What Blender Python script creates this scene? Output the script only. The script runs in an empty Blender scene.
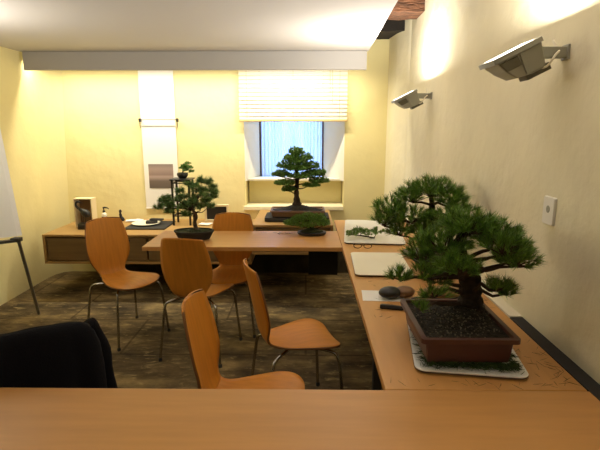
import bpy, bmesh, math, random
from mathutils import Vector, Matrix, noise
R = math.radians
S = bpy.context.scene
COL = S.collection

# ------------------------------------------------------------ camera, world, exposure
cam = bpy.data.cameras.new('camera'); cam.sensor_width = 36; cam.lens = 28.8; cam.clip_start = 0.05
co = bpy.data.objects.new('camera', cam); COL.objects.link(co)
co.location = (0, 0, 1.55); co.rotation_euler = (R(78.6), 0, R(0.72)); S.camera = co
S.view_settings.view_transform = 'Standard'; S.view_settings.look = 'None'
S.view_settings.exposure = 0.52; S.view_settings.gamma = 1.0; S.view_settings.use_curve_mapping = False
W = bpy.data.worlds.new('world'); S.world = W; W.use_nodes = True
W.node_tree.nodes['Background'].inputs[0].default_value = (0.30, 0.52, 1.0, 1)
W.node_tree.nodes['Background'].inputs[1].default_value = 4.0
LAMP_COL = (1.0, 0.93, 0.81)
FLOOD_W = 23.0        # each wall floodlight


def area(name, loc, direction, sx, sy, watt, col=LAMP_COL, spread=180):
    L = bpy.data.lights.new(name, 'AREA'); L.shape = 'RECTANGLE'; L.size = sx; L.size_y = sy
    L.energy = watt; L.color = col; L.spread = R(spread)
    o = bpy.data.objects.new(name, L); COL.objects.link(o); o.location = loc
    o.rotation_euler = Vector(direction).to_track_quat('-Z', 'Y').to_euler()
    return o


# cove strip fixed behind the ceiling beam, washing the back wall
area('cove_light', (-1.05, 4.69, 2.21), (0, 0.15, -1), 3.1, 0.05, 27, (1, 0.89, 0.66), 140)
# added fill light behind the camera, brightening the foreground table
area('rear_fill_light', (0.1, -0.5, 2.2), (0, 0.1, -1), 1.6, 0.6, 9, (1, 0.89, 0.72), 110)


# ------------------------------------------------------------ materials
def mat(name, col, rough=0.5, metal=0.0, noise_s=None, amt=0.15, bump=0.0, bump_s=None, stretch=(1, 1, 1), col2=None,
        emit=None, spec=None, island=0.0, trans=0.0, coat=0.0, detail=4):
    m = bpy.data.materials.new(name); m.use_nodes = True
    nt = m.node_tree; b = nt.nodes['Principled BSDF']
    b.inputs['Base Color'].default_value = (*col, 1); b.inputs['Roughness'].default_value = rough
    b.inputs['Metallic'].default_value = metal
    if spec is not None: b.inputs['Specular IOR Level'].default_value = spec
    if coat: b.inputs['Coat Weight'].default_value = coat; b.inputs['Coat Roughness'].default_value = 0.15
    if emit: b.inputs['Emission Color'].default_value = (*emit[:3], 1); b.inputs['Emission Strength'].default_value = emit[3]
    if trans: b.inputs['Transmission Weight'].default_value = trans
    if noise_s or bump:
        tc = nt.nodes.new('ShaderNodeTexCoord'); mp = nt.nodes.new('ShaderNodeMapping')
        mp.inputs['Scale'].default_value = stretch; nt.links.new(tc.outputs['Object'], mp.inputs[0])
    if noise_s:
        n = nt.nodes.new('ShaderNodeTexNoise'); n.inputs['Scale'].default_value = noise_s; n.inputs['Detail'].default_value = detail
        nt.links.new(mp.outputs[0], n.inputs[0])
        r = nt.nodes.new('ShaderNodeValToRGB'); r.color_ramp.elements[0].position = 0.33; r.color_ramp.elements[1].position = 0.67
        c2 = col2 or tuple(c * (1 - amt) for c in col)
        r.color_ramp.elements[0].color = (*c2, 1); r.color_ramp.elements[1].color = (*col, 1)
        nt.links.new(n.outputs[0], r.inputs[0]); nt.links.new(r.outputs[0], b.inputs['Base Color'])
    if island:
        g = nt.nodes.new('ShaderNodeNewGeometry'); r = nt.nodes.new('ShaderNodeValToRGB')
        c2 = col2 or tuple(c * (1 - island) for c in col)
        r.color_ramp.elements[0].color = (*c2, 1); r.color_ramp.elements[1].color = (*col, 1)
        nt.links.new(g.outputs['Random Per Island'], r.inputs[0]); nt.links.new(r.outputs[0], b.inputs['Base Color'])
    if bump:
        n = nt.nodes.new('ShaderNodeTexNoise'); n.inputs['Scale'].default_value = bump_s or 20; n.inputs['Detail'].default_value = 6
        nt.links.new(mp.outputs[0], n.inputs[0])
        bp = nt.nodes.new('ShaderNodeBump'); bp.inputs['Strength'].default_value = bump; bp.inputs['Distance'].default_value = 0.02
        nt.links.new(n.outputs[0], bp.inputs['Height']); nt.links.new(bp.outputs[0], b.inputs['Normal'])
    return m


M = {}
M['wall'] = mat('yellow_plaster', (0.84, 0.75, 0.40), 0.9, noise_s=1.6, amt=0.08, bump=0.35, bump_s=7, spec=0.2)
M['wallR'] = mat('cream_plaster', (0.83, 0.77, 0.56), 0.85, noise_s=2.2, amt=0.10, bump=0.45, bump_s=10, spec=0.25)
M['reveal'] = mat('reveal_plaster', (0.80, 0.76, 0.62), 0.9, spec=0.2)
M['ceil'] = mat('ceiling_white', (0.55, 0.53, 0.52), 0.9, spec=0.2)
M['beamshade'] = mat('shaded_beam_white', (0.37, 0.355, 0.345), 0.8, spec=0.2)  # ceiling white darkened in the colour to give the beam face its shade
M['laminate'] = mat('beech_laminate', (0.60, 0.305, 0.095), 0.38, noise_s=5, amt=0.10, stretch=(0.6, 6, 6), spec=0.4)
M['laminate_y'] = mat('beech_laminate_lengthwise', (0.60, 0.305, 0.095), 0.38, noise_s=5, amt=0.10, stretch=(6, 0.6, 6), spec=0.4)
M['oak'] = mat('oak', (0.42, 0.25, 0.085), 0.45, noise_s=5, amt=0.18, stretch=(0.6, 8, 8))
M['oakfront'] = mat('oak_front', (0.20, 0.12, 0.045), 0.5, noise_s=5, amt=0.2, stretch=(0.6, 8, 8))
M['ply'] = mat('chair_plywood', (0.62, 0.24, 0.030), 0.40, noise_s=6, amt=0.14, stretch=(2, 9, 1), spec=0.3)
M['plyedge'] = mat('plywood_edge', (0.20, 0.085, 0.025), 0.6)
M['chrome'] = mat('chrome', (0.36, 0.35, 0.33), 0.16, 1.0)
M['black'] = mat('black', (0.012, 0.012, 0.013), 0.4)
M['matblack'] = mat('matte_black', (0.02, 0.019, 0.018), 0.8)
M['rubber'] = mat('rubber', (0.02, 0.02, 0.02), 0.7)
M['white'] = mat('white_plastic', (0.85, 0.83, 0.76), 0.35)
M['tray'] = mat('tray_cream', (0.86, 0.82, 0.68), 0.4)
M['trayW'] = mat('tray_white', (0.80, 0.80, 0.76), 0.35)
M['trayedge'] = mat('tray_dark_edge', (0.10, 0.065, 0.04), 0.5)
M['paper'] = mat('paper', (0.88, 0.87, 0.84), 0.8)
M['terra'] = mat('terracotta_glaze', (0.085, 0.028, 0.018), 0.42, noise_s=14, amt=0.2)
M['brownpot'] = mat('brown_pot', (0.17, 0.095, 0.05), 0.5)
M['soil'] = mat('soil', (0.030, 0.022, 0.012), 0.95, noise_s=60, col2=(0.008, 0.007, 0.004), bump=1.0, bump_s=90)
M['moss'] = mat('moss', (0.035, 0.05, 0.012), 0.95, noise_s=50, amt=0.6, bump=1.0, bump_s=90)
M['gravel'] = mat('gravel', (0.20, 0.17, 0.12), 0.9, island=0.75)
M['palebark'] = mat('pale_bark', (0.16, 0.11, 0.07), 0.9, noise_s=30, amt=0.6, bump=1.0, bump_s=45)
M['footshade'] = mat('wall_foot_shade', (0.06, 0.045, 0.022), 0.9, noise_s=5, amt=0.6, bump=0.8, bump_s=9)  # dark colour of the strip that paints shade at the wall foot
M['bark'] = mat('bark', (0.045, 0.028, 0.016), 0.95, noise_s=30, amt=0.6, bump=1.0, bump_s=45)
M['twig'] = mat('twig', (0.05, 0.03, 0.017), 0.9)
M['needle'] = mat('pine_needle', (0.20, 0.40, 0.045), 0.4, island=0.5, col2=(0.018, 0.07, 0.006))
M['needle2'] = mat('pine_needle_fresh', (0.20, 0.38, 0.05), 0.45, island=0.5, col2=(0.035, 0.10, 0.012))
M['needle3'] = mat('pine_needle_blue', (0.20, 0.36, 0.10), 0.5, island=0.5, col2=(0.05, 0.12, 0.03))
M['needledark'] = mat('cut_needle', (0.05, 0.10, 0.02), 0.5, island=0.7)
M['leaf'] = mat('small_leaf', (0.17, 0.35, 0.05), 0.5, island=0.75)
M['dryneedle'] = mat('fallen_needle', (0.06, 0.075, 0.02), 0.7, island=0.6)
M['cloth'] = mat('black_cloth', (0.006, 0.006, 0.009), 0.95, bump=0.3, bump_s=200, spec=0.15)
M['lampgrey'] = mat('lamp_housing_grey', (0.33, 0.33, 0.28), 0.45)
M['lampdark'] = mat('lamp_dark_panel', (0.13, 0.125, 0.09), 0.5)
M['lampglass'] = mat('lamp_glass', (0.9, 0.9, 0.88), 0.2, emit=(1, 0.93, 0.8, 6))
M['cablew'] = mat('white_cable', (0.75, 0.70, 0.58), 0.5)
M['timber'] = mat('old_timber', (0.20, 0.085, 0.04), 0.85, noise_s=9, amt=0.7, stretch=(1, 6, 6), bump=1, bump_s=18)
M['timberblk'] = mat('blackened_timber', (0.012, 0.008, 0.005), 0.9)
M['bamboo'] = mat('bamboo_slat', (0.86, 0.78, 0.55), 0.5)
M['bamboorail'] = mat('bamboo_rail', (0.72, 0.52, 0.24), 0.45)
M['cord'] = mat('cord', (0.62, 0.52, 0.30), 0.8)
M['winframe'] = mat('brown_window_frame', (0.10, 0.05, 0.03), 0.5)
M['brownleather'] = mat('brown_leather', (0.20, 0.10, 0.045), 0.5)
M['tan'] = mat('tan_hessian', (0.42, 0.27, 0.12), 0.8, noise_s=30, amt=0.3)
M['metal'] = mat('dark_metal', (0.10, 0.10, 0.10), 0.35, 0.8)
M['boxwood'] = mat('pale_box_wood', (0.78, 0.66, 0.42), 0.6)
M['boxin'] = mat('box_inside', (0.22, 0.13, 0.06), 0.7)
M['blade'] = mat('steel', (0.5, 0.5, 0.48), 0.3, 0.9)
M['easelmetal'] = mat('grey_metal', (0.22, 0.21, 0.19), 0.4, 0.5)
M['brass'] = mat('brass', (0.5, 0.33, 0.12), 0.3, 0.9)


def floor_material():
    m = bpy.data.materials.new('worn_stone_floor'); m.use_nodes = True; nt = m.node_tree; b = nt.nodes['Principled BSDF']
    tc = nt.nodes.new('ShaderNodeTexCoord')
    def nz(s, st, d=6, dist=0.0):
        mp = nt.nodes.new('ShaderNodeMapping'); mp.inputs['Scale'].default_value = st
        n = nt.nodes.new('ShaderNodeTexNoise'); n.inputs['Scale'].default_value = s; n.inputs['Detail'].default_value = d
        n.inputs['Roughness'].default_value = 0.65; n.inputs['Distortion'].default_value = dist
        nt.links.new(tc.outputs['Object'], mp.inputs[0]); nt.links.new(mp.outputs[0], n.inputs[0]); return n
    n1 = nz(2.3, (1, 1.8, 1)); r1 = nt.nodes.new('ShaderNodeValToRGB')
    e = r1.color_ramp.elements; e[0].position = 0.36; e[0].color = (0.048, 0.034, 0.017, 1); e[1].position = 0.66; e[1].color = (0.33, 0.24, 0.105, 1)
    k = r1.color_ramp.elements.new(0.52); k.color = (0.15, 0.107, 0.052, 1)
    nt.links.new(n1.outputs[0], r1.inputs[0])
    n2 = nz(8.5, (1, 2.4, 1), 10, 0.6); r2 = nt.nodes.new('ShaderNodeValToRGB')
    e = r2.color_ramp.elements; e[0].position = 0.55; e[0].color = (0, 0, 0, 1); e[1].position = 0.66; e[1].color = (1, 1, 1, 1)
    nt.links.new(n2.outputs[0], r2.inputs[0])
    mx = nt.nodes.new('ShaderNodeMixRGB'); mx.inputs[2].default_value = (0.50, 0.38, 0.17, 1)
    ml = nt.nodes.new('ShaderNodeMath'); ml.operation = 'MULTIPLY'; ml.inputs[1].default_value = 0.6
    nt.links.new(r2.outputs[0], ml.inputs[0]); nt.links.new(ml.outputs[0], mx.inputs[0]); nt.links.new(r1.outputs[0], mx.inputs[1])
    # joints between long slabs
    bk = nt.nodes.new('ShaderNodeTexBrick'); bk.inputs['Scale'].default_value = 1.0
    bk.inputs['Brick Width'].default_value = 1.3; bk.inputs['Row Height'].default_value = 0.62; bk.inputs['Mortar Size'].default_value = 0.012
    bk.inputs['Mortar Smooth'].default_value = 0.6
    bk.inputs['Color1'].default_value = (1, 1, 1, 1); bk.inputs['Color2'].default_value = (0.78, 0.76, 0.74, 1); bk.inputs['Mortar'].default_value = (0.35, 0.3, 0.26, 1)
    nt.links.new(tc.outputs['Object'], bk.inputs[0])
    m2 = nt.nodes.new('ShaderNodeMixRGB'); m2.blend_type = 'MULTIPLY'; m2.inputs[0].default_value = 0.8
    nt.links.new(mx.outputs[0], m2.inputs[1]); nt.links.new(bk.outputs[0], m2.inputs[2])
    nt.links.new(m2.outputs[0], b.inputs['Base Color']); b.inputs['Roughness'].default_value = 0.8; b.inputs['Specular IOR Level'].default_value = 0.25
    bp = nt.nodes.new('ShaderNodeBump'); bp.inputs['Strength'].default_value = 0.6; bp.inputs['Distance'].default_value = 0.015
    nt.links.new(n2.outputs[0], bp.inputs['Height']); nt.links.new(bp.outputs[0], b.inputs['Normal'])
    return m


def picture_material():
    m = bpy.data.materials.new('misty_print'); m.use_nodes = True; nt = m.node_tree; b = nt.nodes['Principled BSDF']
    tc = nt.nodes.new('ShaderNodeTexCoord'); sp = nt.nodes.new('ShaderNodeSeparateXYZ'); r = nt.nodes.new('ShaderNodeValToRGB')
    nt.links.new(tc.outputs['Generated'], sp.inputs[0]); nt.links.new(sp.outputs[2], r.inputs[0]); nt.links.new(r.outputs[0], b.inputs['Base Color'])
    e = r.color_ramp.elements; e[0].color = (0.13, 0.105, 0.085, 1); e[1].color = (0.22, 0.18, 0.165, 1)
    for p, c in ((0.30, (0.16, 0.12, 0.10)), (0.48, (0.42, 0.32, 0.29)), (0.56, (0.27, 0.19, 0.17)), (0.8, (0.36, 0.27, 0.24))):
        k = e.new(p); k.color = (*c, 1)
    b.inputs['Roughness'].default_value = 0.7
    return m


def sheer_material(col, tr=0.6):
    m = bpy.data.materials.new('sheer'); m.use_nodes = True; nt = m.node_tree; nt.nodes.clear()
    o = nt.nodes.new('ShaderNodeOutputMaterial'); d = nt.nodes.new('ShaderNodeBsdfDiffuse'); t = nt.nodes.new('ShaderNodeBsdfTranslucent')
    x = nt.nodes.new('ShaderNodeMixShader'); x.inputs[0].default_value = tr
    d.inputs[0].default_value = (*col, 1); t.inputs[0].default_value = (*col, 1)
    nt.links.new(d.outputs[0], x.inputs[1]); nt.links.new(t.outputs[0], x.inputs[2]); nt.links.new(x.outputs[0], o.inputs[0])
    return m


M['sheer'] = sheer_material((0.85, 0.88, 0.95), 0.75)
M['bamboo'] = sheer_material((0.93, 0.89, 0.76), 0.5)
M['floor'] = floor_material(); M['picture'] = picture_material()
gm = bpy.data.materials.new('window_glass'); gm.use_nodes = True; nt = gm.node_tree; nt.nodes.clear()
o_ = nt.nodes.new('ShaderNodeOutputMaterial'); g1 = nt.nodes.new('ShaderNodeBsdfTransparent'); g2 = nt.nodes.new('ShaderNodeBsdfGlossy')
g1.inputs[0].default_value = (0.92, 0.96, 1, 1); g2.inputs['Roughness'].default_value = 0.05
mx_ = nt.nodes.new('ShaderNodeMixShader'); mx_.inputs[0].default_value = 0.07
nt.links.new(g1.outputs[0], mx_.inputs[1]); nt.links.new(g2.outputs[0], mx_.inputs[2]); nt.links.new(mx_.outputs[0], o_.inputs[0])
M['glass'] = gm


# ------------------------------------------------------------ mesh helpers
class MB:
    def __init__(s): s.v = []; s.f = []

    def add(s, vs, fs, mtx=None):
        n = len(s.v)
        s.v += [tuple(mtx @ Vector(v)) if mtx else tuple(v) for v in vs]
        s.f += [tuple(i + n for i in f) for f in fs]; return s

    def box(s, x0, x1, y0, y1, z0, z1, mtx=None):
        vs = [(x, y, z) for z in (z0, z1) for y in (y0, y1) for x in (x0, x1)]
        return s.add(vs, [(0, 2, 3, 1), (4, 5, 7, 6), (0, 1, 5, 4), (2, 6, 7, 3), (0, 4, 6, 2), (1, 3, 7, 5)], mtx)

    def loft(s, rings, cap=True, closed=True, mtx=None):
        k = len(rings[0]); vs = [p for r in rings for p in r]; fs = []
        for i in range(len(rings) - 1):
            for j in range(k if closed else k - 1):
                a, b = i * k + j, i * k + (j + 1) % k
                fs.append((a, b, b + k, a + k))
        if cap: fs.append(tuple(reversed(range(k)))); fs.append(tuple((len(rings) - 1) * k + j for j in range(k)))
        return s.add(vs, fs, mtx)

    def tube(s, pts, r, n=8, mtx=None):
        pts = [Vector(p) for p in pts]; rs = r if isinstance(r, (list, tuple)) else [r] * len(pts); rings = []
        prev = None
        for i, p in enumerate(pts):
            t = (pts[min(i + 1, len(pts) - 1)] - pts[max(i - 1, 0)])
            if t.length < 1e-9: t = Vector((0, 0, 1))
            t.normalize()
            a = prev if prev is not None else (Vector((1, 0, 0)) if abs(t.x) < 0.8 else Vector((0, 1, 0)))
            a = (a - t * a.dot(t)); a.normalize(); prev = a; b = t.cross(a)
            rings.append([p + (a * math.cos(2 * math.pi * j / n) + b * math.sin(2 * math.pi * j / n)) * rs[i] for j in range(n)])
        return s.loft(rings, mtx=mtx)

    def lathe(s, prof, n=24, sx=1, sy=1, mtx=None):
        return s.loft([[(r * sx * math.cos(2 * math.pi * j / n), r * sy * math.sin(2 * math.pi * j / n), z) for j in range(n)] for r, z in prof], mtx=mtx)

    def rrect(s, prof, hx, hy, rad, n=5, mtx=None):
        """rings of rounded rectangles; prof = [(inset, z)]"""
        rings = []
        for ins, z in prof:
            r = max(rad - ins * 0.5, 0.002); a, b = hx - ins - r, hy - ins - r; ring = []
            for cx, cy, a0 in ((a, b, 0), (-a, b, 90), (-a, -b, 180), (a, -b, 270)):
                for j in range(n + 1):
                    t = R(a0 + 90 * j / n); ring.append((cx + r * math.cos(t), cy + r * math.sin(t), z))
            rings.append(ring)
        return s.loft(rings, mtx=mtx)

    def ball(s, c, r, n=10, m=7, mtx=None):
        rx, ry, rz = r if isinstance(r, (tuple, list)) else (r, r, r)
        return s.loft([[(c[0] + rx * math.sin(math.pi * i / m) * math.cos(2 * math.pi * j / n), c[1] + ry * math.sin(math.pi * i / m) * math.sin(2 * math.pi * j / n),
                         c[2] - rz * math.cos(math.pi * i / m)) for j in range(n)] for i in [0.05] + list(range(1, m)) + [m - 0.05]], mtx=mtx)

    def build(s, name, m, parent=None, smooth=False, bevel=0, mats=None, loc=None, rot=None):
        me = bpy.data.meshes.new(name); me.from_pydata(s.v, [], s.f); me.update()
        for x in (mats or [m]): me.materials.append(M[x] if isinstance(x, str) else x)
        if len(s.f) < 20000:
            b = bmesh.new(); b.from_mesh(me); bmesh.ops.recalc_face_normals(b, faces=b.faces); b.to_mesh(me); b.free()
        o = bpy.data.objects.new(name, me); COL.objects.link(o)
        if parent: o.parent = parent
        if loc: o.location = loc
        if rot: o.rotation_euler = rot
        if smooth:
            for p in me.polygons: p.use_smooth = True
            me.set_sharp_from_angle(angle=R(40))
        if bevel:
            bv = o.modifiers.new('bevel', 'BEVEL'); bv.width = bevel; bv.segments = 2; bv.limit_method = 'ANGLE'; bv.angle_limit = R(40)
        return o


def tag(o, label, cat, group=None, kind=None):
    o['label'] = label; o['category'] = cat
    if group: o['group'] = group
    if kind: o['kind'] = kind
    return o


def thing(name, loc, label, cat, rz=0, group=None):
    o = bpy.data.objects.new(name, None); COL.objects.link(o); o.empty_display_size = 0.05
    o.location = loc; o.rotation_euler = (0, 0, rz); return tag(o, label, cat, group)


def struct(o): o['kind'] = 'structure'; return o


def copy_thing(src, loc, rz, label, group=None):
    r = src.copy(); COL.objects.link(r); r.location = loc; r.rotation_euler = (0, 0, rz); r['label'] = label
    if group: r['group'] = group
    for ch in list(src.children):
        c = ch.copy(); COL.objects.link(c); c.parent = r
        for g in list(ch.children):
            d = g.copy(); COL.objects.link(d); d.parent = c
    return r


def spline(pts, n):
    """Catmull-Rom through pts (tuples of any length), n samples per span"""
    out = []; P = [pts[0]] + list(pts) + [pts[-1]]
    for i in range(1, len(P) - 2):
        for k in range(n):
            t = k / n
            out.append(tuple(0.5 * (2 * b + (c - a) * t + (2 * a - 5 * b + 4 * c - d) * t * t + (3 * b - a - 3 * c + d) * t ** 3)
                             for a, b, c, d in zip(P[i - 1], P[i], P[i + 1], P[i + 2])))
    out.append(tuple(pts[-1])); return out


# ------------------------------------------------------------ the room
XL, XR, YB, YF = -2.72, 0.935, 5.07, -1.8
struct(MB().box(XL - 0.2, XR + 0.2, YF - 0.2, 5.8, -0.1, 0).build('floor', 'floor'))
mb = MB()                                                               # old wall, leaning in slightly with a soft corner
mb.loft([[(XL - 0.25, YF - 0.2, z), (XL + k, YF - 0.2, z), (XL + k, 4.82, z), (XL + k + 0.015, 4.94, z), (XL + k + 0.06, 5.03, z), (XL + k + 0.16, 5.075, z), (XL + k + 0.16, 5.8, z), (XL - 0.25, 5.8, z)]
         for z, k in ((0, 0.0), (0.7, 0.02), (1.5, 0.05), (2.24, 0.09), (2.75, 0.10))]); struct(mb.build('wall_left', 'wall', smooth=True))
# right wall ends at Y=4.54 and turns towards the back-wall corner
mb = MB()
pr = [(XR + 0.2, YF - 0.2), (XR, YF - 0.2), (XR, 4.53), (XR - 0.012, 4.56), (0.86, 4.80), (0.83, 5.07), (0.83, 5.8), (XR + 0.2, 5.8)]
mb.loft([[(x, y, z) for x, y in pr] for z in (0, 2.75)]); struct(mb.build('wall_right', 'wallR'))
struct(MB().box(XL, XR, YF - 0.2, YF, 0, 2.75).build('wall_front', 'wallR'))
# back wall with a splayed window niche
NX0, NX1, WX0, WX1, WY = -0.645, 0.398, -0.52, 0.195, 5.42
mb = MB()
mb.box(XL, NX0, YB, 5.7, 0, 2.42); mb.box(NX1, 0.83, YB, 5.7, 0, 2.42); mb.box(NX0, NX1, YB, 5.7, 0, 0.69)
mb.box(NX0, NX1, YB, 5.7, 2.2, 2.42); mb.box(NX0 + 0.012, NX1 - 0.008, 5.32, 5.7, 0.69, 0.99)
struct(mb.build('wall_back', 'wall'))
mb = MB()
for a, b in ((NX0, WX0), (NX1, WX1)):
    mb.loft([[(a, 5.075, z), (b, WY, z), (b, 5.7, z), (a, 5.7, z)] for z in (1.0, 2.2)])
struct(mb.build('trim_1', 'reveal'))                                   # splayed reveals of the window niche
struct(MB().box(NX0 - 0.02, NX1 + 0.0, 5.045, 5.325, 0.69, 0.735).build('trim_2', 'wallR', bevel=0.006))   # lower ledge of the niche
mb = MB(); mb.loft([[(NX0 + 0.02, 5.14, z), (NX1 - 0.02, 5.14, z), (WX1, WY, z), (WX0, WY, z)] for z in (1.0, 1.018)])
struct(mb.build('trim_3', 'reveal'))                                   # sill
win = MB(); fw = 0.02
win.box(WX0, WX0 + fw, WY, WY + 0.05, 1.02, 2.2); win.box(WX1 - fw, WX1, WY, WY + 0.05, 1.02, 2.2)
win.box(WX0, WX1, WY, WY + 0.05, 1.02, 1.035); win.box(WX0, WX1, WY, WY + 0.05, 2.17, 2.2)
wo = struct(win.build('window_1', 'winframe'))
MB().box(WX0 + fw, WX1 - fw, WY + 0.022, WY + 0.028, 1.035, 2.17).build('pane', 'glass', wo)
struct(MB().box(-2.0, 0.83, 5.045, 5.075, 0, 0.27).build('shade_strip_back', 'footshade'))  # added dark strip, paints in the shade below the hung cabinets
# suspended white ceiling with its downstand, old timber ceiling above the open strip at the right
mb = MB(); mb.loft([[(XL, YF, z), (0.335, YF, z), (0.568, 4.62, z), (XL, 4.62, z)] for z in (2.24, 2.29)]); struct(mb.build('ceiling', 'ceil'))
struct(MB().box(-2.60, 0.55, 4.58, 4.63, 2.075, 2.238).build('trim_4', 'beamshade', bevel=0.004))
struct(MB().box(XL - 0.2, XR + 0.2, YF - 0.2, 5.8, 2.75, 2.85).build('trim_5', 'timber'))
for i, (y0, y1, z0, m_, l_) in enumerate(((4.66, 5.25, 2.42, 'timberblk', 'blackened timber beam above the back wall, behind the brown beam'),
                                      (4.07, 4.36, 2.455, 'timber', 'rough brown timber beam meeting the right wall at the ceiling gap'))):
    mb = MB(); rg = []
    random.seed(i + 3)
    for k in range(13):
        x = 0.3 + (XR - 0.3) * k / 12
        d = lambda: random.uniform(-0.008, 0.008)
        rg.append([(x, y0 + d(), z0 + d()), (x, y1 + d(), z0 + d()), (x, y1, 2.75), (x, y0 + d(), 2.75)])
    mb.loft(rg); tag(mb.build('ceiling_beam', m_), l_, 'beam', 'old timber ceiling beams')

# ------------------------------------------------------------ tables and cabinets
# near worktop: the one the photographer stands at
def table(name, x0, x1, y0, y1, z, th, m_, legs, label, legw=0.035, apron=None):
    cx, cy = (x0 + x1) / 2, (y0 + y1) / 2
    t = thing(name, (cx, cy, 0), label, 'table')
    MB().box(x0 - cx, x1 - cx, y0 - cy, y1 - cy, z - th, z).build('tabletop', m_, t, bevel=0.003)
    for lx, ly in legs:
        MB().box(lx - cx - legw / 2, lx - cx + legw / 2, ly - cy - legw / 2, ly - cy + legw / 2, 0, z - th).build('leg', 'matblack', t, bevel=0.003)
    if apron:
        a = apron; MB().box(a[0] - cx, a[1] - cx, a[2] - cy, a[3] - cy, a[4], z - th).build('frame', 'matblack', t)
    return t


table('table', -1.75, 0.902, 0.62, 1.370, 0.75, 0.03, 'laminate', [(-1.65, 0.7), (-1.65, 1.28), (0.84, 0.7), (0.84, 1.28)],
      'wide orange-brown laminate table across the foreground')
table('side_table', 0.25, 0.878, 1.373, 4.19, 0.75, 0.03, 'laminate_y', [(0.30, 1.86), (0.80, 4.1), (0.83, 1.5), (0.83, 3.1)],
      'long orange-brown laminate worktop running along the right wall')
table('far_table', -1.13, 0.248, 3.195, 3.725, 0.75, 0.03, 'laminate', [(-0.93, 3.66)],
      'orange-brown laminate table in the middle with a bonsai at its left end', apron=(0.02, 0.24, 3.50, 3.66, 0.46))
struct(MB().box(0.88, 0.934, 1.0, 1.96, 0.715, 0.752).build('trim_6', 'matblack'))       # black channel by the wall
struct(MB().box(0.88, 0.934, 1.962, 4.4, 0.715, 0.756).build('trim_7', 'tray'))          # pale lath further along

def floating_cabinet(x0, x1, y0, y1, z0, z1, nd, label):
    cx = (x0 + x1) / 2; t = thing('floating_cabinet', (cx, y1, z0), label, 'cabinet', group='wall-hung cabinets along the back wall')
    w = (x1 - x0) / 2; d = y1 - y0; h = z1 - z0; th = 0.022
    b = MB(); b.box(-w, w, -d, 0, h - th, h); b.box(-w, w, -d, 0, 0, th); b.box(-w, -w + th, -d, 0, th, h - th); b.box(w - th, w, -d, 0, th, h - th)
    b.box(-w + th, w - th, -0.02, 0, th, h - th)
    b.build('body', 'oak', t, bevel=0.002)
    dw = (2 * w - 2 * th) / nd
    for i in range(nd):
        a = -w + th + i * dw + 0.008; c = a + dw - 0.016
        dr = MB().box(a, c, -d + 0.012, -d + 0.032, th + 0.008, h - th - 0.012).build('drawer', 'oakfront', t, bevel=0.002)
        m_ = Matrix.Translation((a + (c - a) * 0.83, -d + 0.008, h * 0.80)) @ Matrix.Rotation(R(90), 4, 'X')
        MB().lathe([(0.001, -0.006), (0.011, -0.006), (0.011, 0.006), (0.001, 0.006)], 12, mtx=m_).build('knob', 'black', dr)
    return t


floating_cabinet(-2.42, -0.50, 4.265, 5.068, 0.317, 0.594, 2, 'long low oak cabinet hung on the back wall, holding plants and ornaments')
floating_cabinet(-0.485, 0.245, 4.215, 5.04, 0.425, 0.70, 1, 'higher oak cabinet below the window, under the tiered bonsai')

# ------------------------------------------------------------ chairs
def make_chair(loc, rz, label):
    t = thing('chair', loc, label, 'chair', rz, 'moulded plywood chairs')
    prof = spline([(-.262, .860, .130), (-.260, .852, .143), (-.243, .78, .163), (-.226, .70, .174), (-.212, .63, .174), (-.198, .56, .158), (-.184, .495, .124),
                   (-.160, .457, .108), (-.12, .439, .114), (-.06, .434, .142), (0.02, .437, .172), (.09, .440, .193), (.145, .438, .196), (.185, .431, .178), (.207, .423, .148), (.216, .417, .118)], 4)
    nc = 13
    def strip(rows):
        v = []; f = []
        for i, (x, z, w) in enumerate(rows):
            back = min(max((z - 0.455) / 0.15, 0), 1)
            for j in range(nc):
                u = -1 + 2 * j / (nc - 1)
                yy = u * w; q = abs(u) ** 2.2
                v.append((x + 0.030 * q * back, yy, z + (0.014 * q - 0.004) * (1 - back) + 0.012 * (1 - u * u) * max(0, (z - 0.78) / 0.08)))
        for i in range(len(rows) - 1):
            for j in range(nc - 1):
                a = i * nc + j; f.append((a, a + 1, a + nc + 1, a + nc))
        return v, f
    cut = 7 * 4
    for nm, rows in (('backrest', prof[:cut + 1]), ('seat', prof[cut:])):
        b = MB(); b.add(*strip(rows)); o = b.build(nm, 'ply', t, mats=['ply', 'plyedge'], smooth=True)
        so = o.modifiers.new('solid', 'SOLIDIFY'); so.thickness = 0.011; so.offset = 0; so.material_offset_rim = 1
    MB().rrect([(0.0, .413), (0, .419), (0.01, .426)], 0.09, 0.075, 0.02).build('mounting_plate', 'metal', t)
    for sx in (-1, 1):
        for sy in (-1, 1):
            ex = 0.165 if sx > 0 else -0.150
            pts = spline([(sx * .03, sy * .05, .409), (ex * .6, sy * .11, .411), (ex, sy * .165, .403), (ex + sx * .018, sy * .182, .372),
                          (ex + sx * .028, sy * .190, .30), (sx * .212, sy * .215, .012)], 5)
            l = MB().tube(pts, 0.0085, 10).build('leg', 'chrome', t, smooth=True)
            MB().lathe([(0.004, 0.0), (0.012, 0.0), (0.012, 0.018), (0.009, 0.022)], 12, mtx=Matrix.Translation((sx * .212, sy * .215, 0))).build('foot_cap', 'rubber', l, smooth=True)
    return t


chairA = make_chair((-1.365, 3.45, 0), R(-37), 'orange plywood chair at the left, in front of the low cabinet')
for x, y, h, l in ((-0.735, 3.17, 79, 'orange plywood chair with its back to us, before the left end of the far table'),
                   (-0.598, 3.60, -91, 'orange plywood chair behind the far table, facing us'),
                   (-0.06, 2.43, 18, 'orange plywood chair with its full seat in view beside the right worktop'),
                   (-0.225, 1.84, -3, 'orange plywood chair nearest the foreground table, seat partly cut off by it'),
                   (-0.805, 1.295, -64, 'orange plywood chair hidden under the black jacket at the lower left')):
    copy_thing(chairA, (x, y, 0), R(h), l)

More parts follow.
